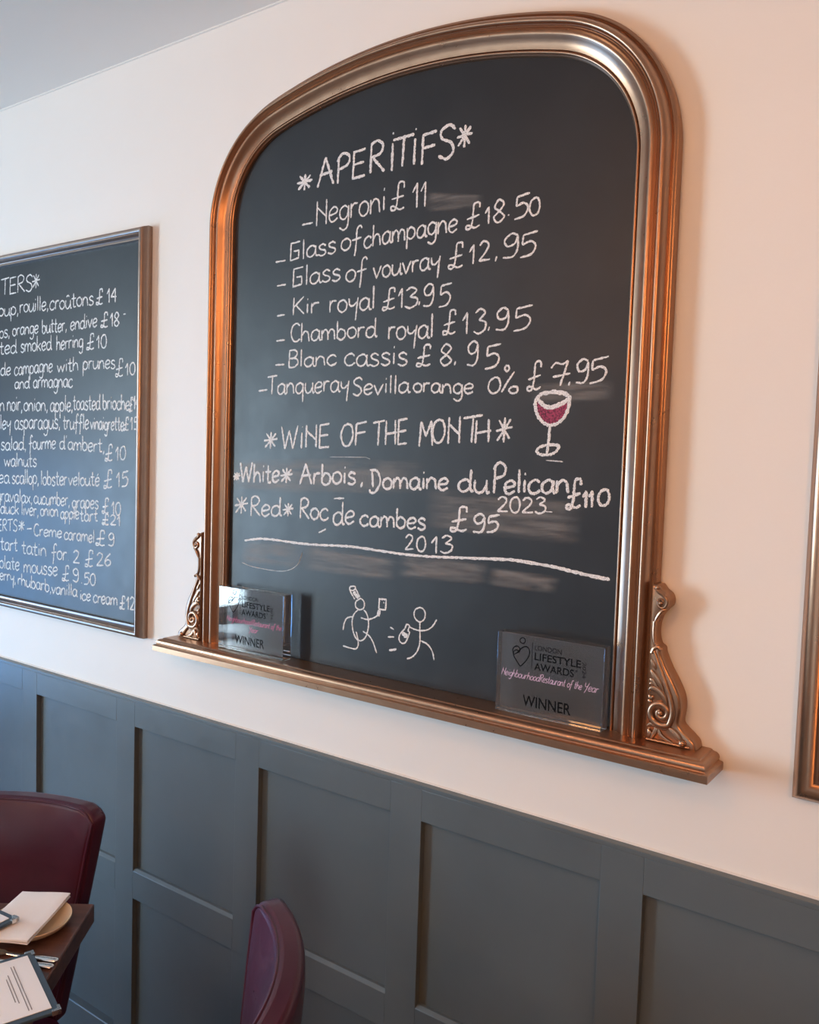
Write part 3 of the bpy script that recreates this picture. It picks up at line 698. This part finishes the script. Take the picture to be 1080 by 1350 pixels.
def make_chair(label, loc, rz):
    """faces local -Y; base at the middle of the back, on the floor"""
    t = thing('dining_chair', label, 'chair', loc, rz, 'burgundy leather chairs at the table')
    R_, TH = .41, .040
    zt, zb = .860, .425
    def hw(v):  return .150+.074*v
    def top(u): return zt-.004*abs(u)**2-.022*max(0, (abs(u)-.84)/.16)**2
    def pt(u, v, d):
        """u -1..1 across, v 0..1 up, d depth from the front face"""
        w = hw(v); a = u*w/R_
        z = zb+(top(u)-zb)*v
        r = R_+d
        lean = .055*v**1.2
        return Vector((r*math.sin(a), R_-R_ + (r*math.cos(a)-R_) + lean, z))
    NU, NV = 20, 14
    us = [math.sin(math.pi/2*(-1+2*i/NU))*.35+(-1+2*i/NU)*.65 for i in range(NU+1)]
    b = MB(); V = {}; 
    def grid(d, crown):
        g = []
        for j in range(NV+1):
            v = j/NV
            row = []
            for u in us:
                c = crown*(1-abs(u)**6)*(1-abs(2*v-1)**6)
                row.append(pt(u, v, d-c))
            g.append(row)
        return g
    F, B = grid(0, .014), grid(TH, -.010)
    n = NU+1; base_ = []
    verts = [p for r in F for p in r]+[p for r in B for p in r]; N = len(verts)//2; fs = []
    for j in range(NV):
        for i in range(NU):
            a_ = j*n+i; fs += [(a_, a_+1, a_+n+1, a_+n), (N+a_, N+a_+n, N+a_+n+1, N+a_+1)]
    for i in range(NU):
        fs += [(i, N+i, N+i+1, i+1), (NV*n+i, NV*n+i+1, N+NV*n+i+1, N+NV*n+i)]
    for j in range(NV):
        fs += [(j*n, (j+1)*n, N+(j+1)*n, N+j*n), (j*n+NU, N+j*n+NU, N+(j+1)*n+NU, (j+1)*n+NU)]
    b.add(verts, fs); o = b.build('backrest', M_leather, t, smooth=60, bevel=.012, segs=4)
    b = MB()
    loop = [pt(-1, j/NV, .004) for j in range(0, NV+1)]+[pt(u, 1, .004) for u in us[1:]]+[pt(1, j/NV, .004) for j in range(NV-1, -1, -1)]
    def inn(p): return p+Vector((-math.copysign(.005, p.x) if abs(p.x) > .15 else 0, -.003, -.004 if p.z > .8 else 0))
    b.tube([inn(p) for p in loop], .0030, 8); b.build('piping', M_leather, t)
    # seat
    b = MB(); rings = []
    for z, ins in ((.36,.008),(.372,0),(.42,0),(.446,.006),(.458,.03),(.462,.09)):
        ring = []
        for k in range(40):
            a = 2*math.pi*k/40; c, s = math.cos(a), math.sin(a); e = .28
            x = math.copysign(abs(c)**e, c)*(.188-ins); y = math.copysign(abs(s)**e, s)*(.178-ins)-.198
            ring.append((x*(1+.04*(-(y+.198)/.178)), y, z))
        rings.append(ring)
    b.rings(rings); b.build('seat', M_leather, t, smooth=50)
    for sx in (-1, 1):
        for yy, dy in ((-.34, -.0), (-.06, .05)):
            b = MB(); b.rings([[(sx*(.152)+q*r, yy+o_+p*r, z) for q, p in ((-1,-1),(1,-1),(1,1),(-1,1))] for z, r, o_ in ((0,.014,dy),(.359,.022,0))]); b.build('leg', M_wood, t, smooth=0, bevel=.002)
    return t
# the far chair faces the camera; its back's right top corner is behind the table's corner
c1 = P2(-.825, 1.665)
CH1 = make_chair('burgundy leather chair facing the room behind the table', (c1.x, c1.y, 0), ang)
c2 = P2(-.222, 1.155)
make_chair('burgundy leather chair seen side on at the bottom, tucked in at the table end', (c2.x, c2.y, 0), ang-math.pi/2)

# ------------------------------------------------------------------ on the table
TZ = .7503
pc = at_z(41, 1209, .768)
pl = MB(); pl.lathe([(.0001,.003),(.036,.003),(.049,.005),(.058,.010),(.0640,.0165),(.0660,.0175),(.0665,.016),(.062,.0085),(.050,.001),(.044,.0),(.0001,.0)], n=64, cap0=False, cap1=False)
o = pl.build('side_plate', M_plate); o.location = (pc.x, pc.y, TZ)
tag(o, 'cream round plate under the folded napkin', 'plate')
def flat_stack(name, a, bx, by, lx, ly, mat_, parent=None, layers=((0,.004),), wav=.0, base=None, inset=.003):
    """folded sheet(s): origin a, unit axes bx, by"""
    b = RB(base)
    for k, (z, th) in enumerate(layers):
        nx, ny = 12, 12; v = []; fs = []
        s = inset*k
        for side in (0, 1):
            for i in range(nx+1):
                for j in range(ny+1):
                    u, w_ = i/nx, j/ny
                    p = a+bx*(lx*u*(1-s))+by*(ly*w_-s*.05)
                    zz = z+(th if side else 0)+wav*(math.sin(u*4+k)*math.cos(w_*5+k*.7))
                    if side: 
                        e = min(u, 1-u, w_, 1-w_)*nx
                        if e < .5: zz -= th*.3
                    v.append((p.x, p.y, a.z+zz))
        n = (nx+1)*(ny+1)
        for i in range(nx):
            for j in range(ny):
                q = i*(ny+1)+j; fs += [(q, q+1, q+ny+2, q+ny+1), (n+q, n+q+ny+1, n+q+ny+2, n+q+1)]
        rim = [i*(ny+1) for i in range(nx+1)]+[nx*(ny+1)+j for j in range(1, ny+1)]+[i*(ny+1)+ny for i in range(nx-1, -1, -1)]+[j for j in range(ny-1, 0, -1)]
        for q in range(len(rim)):
            r1, r2 = rim[q], rim[(q+1) % len(rim)]; fs.append((r1, r2, n+r2, n+r1))
        b.add(v, fs)
    return b.build(name, mat_, parent, smooth=60)
nz = TZ+.0196
n0, n1, n2 = at_z(36, 1246, nz), at_z(93, 1174, nz+.012), at_z(33, 1167, nz+.012)
for q in (n1, n2): q.z = nz
by = (n1-n0); ly = by.length; by.normalize(); bx = Vector((-by.y, by.x, 0)); bx = bx if bx.dot(n2-n1) > 0 else -bx
lx = (n2-n1).length
o = flat_stack('napkin', n0, bx, by, lx, ly, M_cloth, layers=((0,.003),(.0034,.0042)), wav=.0016, base=n0)
o.location = n0
NAP = tag(o, 'folded white napkin lying across the cream plate', 'napkin')

def menu(label, corner, e1, e2, l1, l2, z, tilt=0.0, blue=False):
    """a menu board with its visible corner at CORNER, running l1 along e1 and l2 along e2"""
    e1 = e1.normalized(); e2 = e2.normalized()
    t = thing('menu_holder', label, 'menu', (corner.x, corner.y, z), 0, 'menus on the table')
    up = Vector((0, 0, 1))
    def slab(m, a0, a1, b0, b1, z0, z1):
        v = []
        for zz in (z0, z1):
            for aa, bb in ((a0,b0),(a1,b0),(a1,b1),(a0,b1)):
                p = e1*aa+e2*bb; v.append((p.x, p.y, zz+tilt*aa))
        m.add(v, [(0,3,2,1),(4,5,6,7),(0,1,5,4),(1,2,6,5),(2,3,7,6),(3,0,4,7)])
    b = MB(); slab(b, 0, l1, 0, l2, 0, .005); b.build('cover', M_cover, t, smooth=0, bevel=.0012)
    b = MB(); slab(b, .010, l1-.010, .010, l2-.010, .0052, .0062); b.build('page', M_page, t, smooth=0)
    b = MB()
    for a in (0, 1):
        for c in (0, 1):
            x0, x1 = (-.001, .012) if a == 0 else (l1-.012, l1+.001); y0, y1 = (-.001, .004) if c == 0 else (l2-.004, l2+.001)
            b2 = MB(); slab(b2, x0, x1, y0, y1, -.0004, .0066)
            x0, x1 = (-.001, .004) if a == 0 else (l1-.004, l1+.001); y0, y1 = (-.001, .012) if c == 0 else (l2-.012, l2+.001)
            slab(b2, x0, x1, y0, y1, -.0003, .0065); b2.build('corner_clip', M_steel, t, smooth=0)
    return t, slab, e1, e2
mz = TZ+.012
mc = at_z(80, 1331, mz+.005); ma = at_z(43, 1254, mz+.005)
d1 = ma-mc; d1.z = 0; l1 = d1.length; d1.normalize()
d2 = Vector((-d1.y, d1.x, 0)); d2 = d2 if d2.dot(at_z(0, 1351, mz)-mc) > 0 else -d2
t, slab, q1, q2 = menu('open menu in a dark blue holder with a printed white page, overhanging the table edge', mc, d1, d2, l1, .22, mz)
b = MB()
for bb, a0, a1 in ((.034,.02,.145),(.038,.02,.145),(.046,.045,.125),(.050,.05,.115),(.075,.03,.135),(.079,.035,.13),(.083,.03,.12),(.087,.03,.13),(.095,.04,.12)):
    slab(b, a0, min(a1, l1-.014), bb, bb+.0012, .0063, .0066)
b.build('printed_lines', M_ink, t, smooth=0)
m2z = TZ+.0196+.0100
mc2 = at_z(24, 1207, m2z+.010)
f1 = at_z(0, 1187, m2z+.022)-mc2; f1.z = 0; f1.normalize(); f2 = Vector((-f1.y, f1.x, 0)); f2 = f2 if f2.dot(at_z(0, 1218, m2z)-mc2) > 0 else -f2
menu('blue edged menu holder lying on the white napkin at the left edge', mc2, f1, f2, .16, .21, m2z+.001, 0.0)

# cutlery: two handles stick out from under the open menu
def cutlery(name, label, px, tines):
    tip = at_z(px[0], px[1], TZ+.004); d = (at_z(px[2], px[3], TZ+.004)-tip); d.z = 0; d.normalize()
    t = thing(name, label, 'cutlery', (tip.x, tip.y, TZ), 0, 'cutlery beside the plate')
    b = MB(); sd = Vector((-d.y, d.x, 0))
    rings = []
    for s, w, h in ((0,.002,.0014),(.003,.0062,.0022),(.02,.0068,.0026),(.06,.0052,.0024),(.09,.0036,.0022)):
        rings.append([tuple(d*s+sd*(w*math.cos(q))+Vector((0,0,.0028+h*math.sin(q)))) for q in [2*math.pi*k/12 for k in range(12)]])
    b.rings(rings); b.build('handle', M_steel, t)
    b = MB()
    if tines:
        b.rings([[tuple(d*s+sd*(w*q)+Vector((0,0,zz))) for q, zz in ((-1,.0020),(1,.0020),(1,.0036),(-1,.0036))] for s, w in ((.0895,.0034),(.125,.004),(.14,.010),(.155,.011))])
        for k in range(4):
            c = -.0085+k*.00567; b.rings([[tuple(d*s+sd*(c+w*q)+Vector((0,0,zz))) for q, zz in ((-1,.0021),(1,.0021),(1,.0035),(-1,.0035))] for s, w in ((.1545,.0016),(.195,.0010))])
        b.build('tines', M_steel, t, smooth=30)
    else:
        b.rings([[tuple(d*s+sd*(w+o_)+Vector((0,0,zz))) for w, zz in ((-.008*k_,.0022),(.008*k_,.0022),(.008*k_,.0034),(-.008*k_,.0034))] for s, k_, o_ in ((.0895,.4,0),(.10,1,0),(.18,1,.0),(.205,.15,.006))])
        b.build('blade', M_steel, t, smooth=30)
cutlery('table_knife', 'steel table knife, farther of two handles showing above the open menu', (76.5, 1265, 40, 1260), False)
cutlery('table_fork', 'steel table fork, nearer of two handles showing beside the open menu', (70.5, 1273, 34, 1269), True)

# ------------------------------------------------------------------ the next table towards the window (seen mirrored in the left award)
def dup(src, loc, rz, label):
    r = src.copy(); scene.collection.objects.link(r); r.location = loc; r.rotation_euler = (0, 0, rz); r['label'] = label
    for ch in list(src.children):
        c = ch.copy(); scene.collection.objects.link(c); c.parent = r
        for g in ch.children:
            d = g.copy(); scene.collection.objects.link(d); d.parent = c
    return r
T2 = Vector((-2.85, -1.30, 0))
dup(tb, T2, ang, 'dark wooden table near the window with one white napkin')
dup(CH1, T2-E1*(TD/2+.10), ang, 'burgundy leather chair on the wall side of the table near the window')
dup(CH1, T2-E2*(TW/2+.30), ang-math.pi/2, 'burgundy leather chair at the right end of the table near the window')
n2_ = dup(NAP, T2+E2*.05+E1*.12+Vector((0,0,.7525)), .35, 'folded white napkin on the table near the window')

# ------------------------------------------------------------------ pendant lamps that give the room its warm light
LAMP_Z = 2.22
def lamp(x, y, power, r=.10):
    t = thing('pendant_lamp', 'brass pendant lamp with a round warm globe hanging over the room', 'lamp', (x, y, LAMP_Z), 0, 'pendant lamps')
    mt = mat('lit_globe', (1,.8,.6), .4); p_ = mt.node_tree.nodes['Principled BSDF']
    p_.inputs['Emission Color'].default_value = (*WARM, 1); p_.inputs['Emission Strength'].default_value = power/(4*math.pi**2*r*r)
    b = MB(); b.sphere((0,0,0), r, 24); b.build('globe', mt, t)
    b = MB(); b.tube([(0,0,r+.04),(0,0,ZC-LAMP_Z)], .004, 8); b.build('cord', M_black, t)
    b = MB(); b.lathe([(.012,r+.05),(.02,r+.04),(.022,r+.01),(.035,r),(.04,r-.012)], n=24); b.build('lamp_holder', M_shade, t)
for x, y, pw in LAMPS: lamp(x, y, pw)
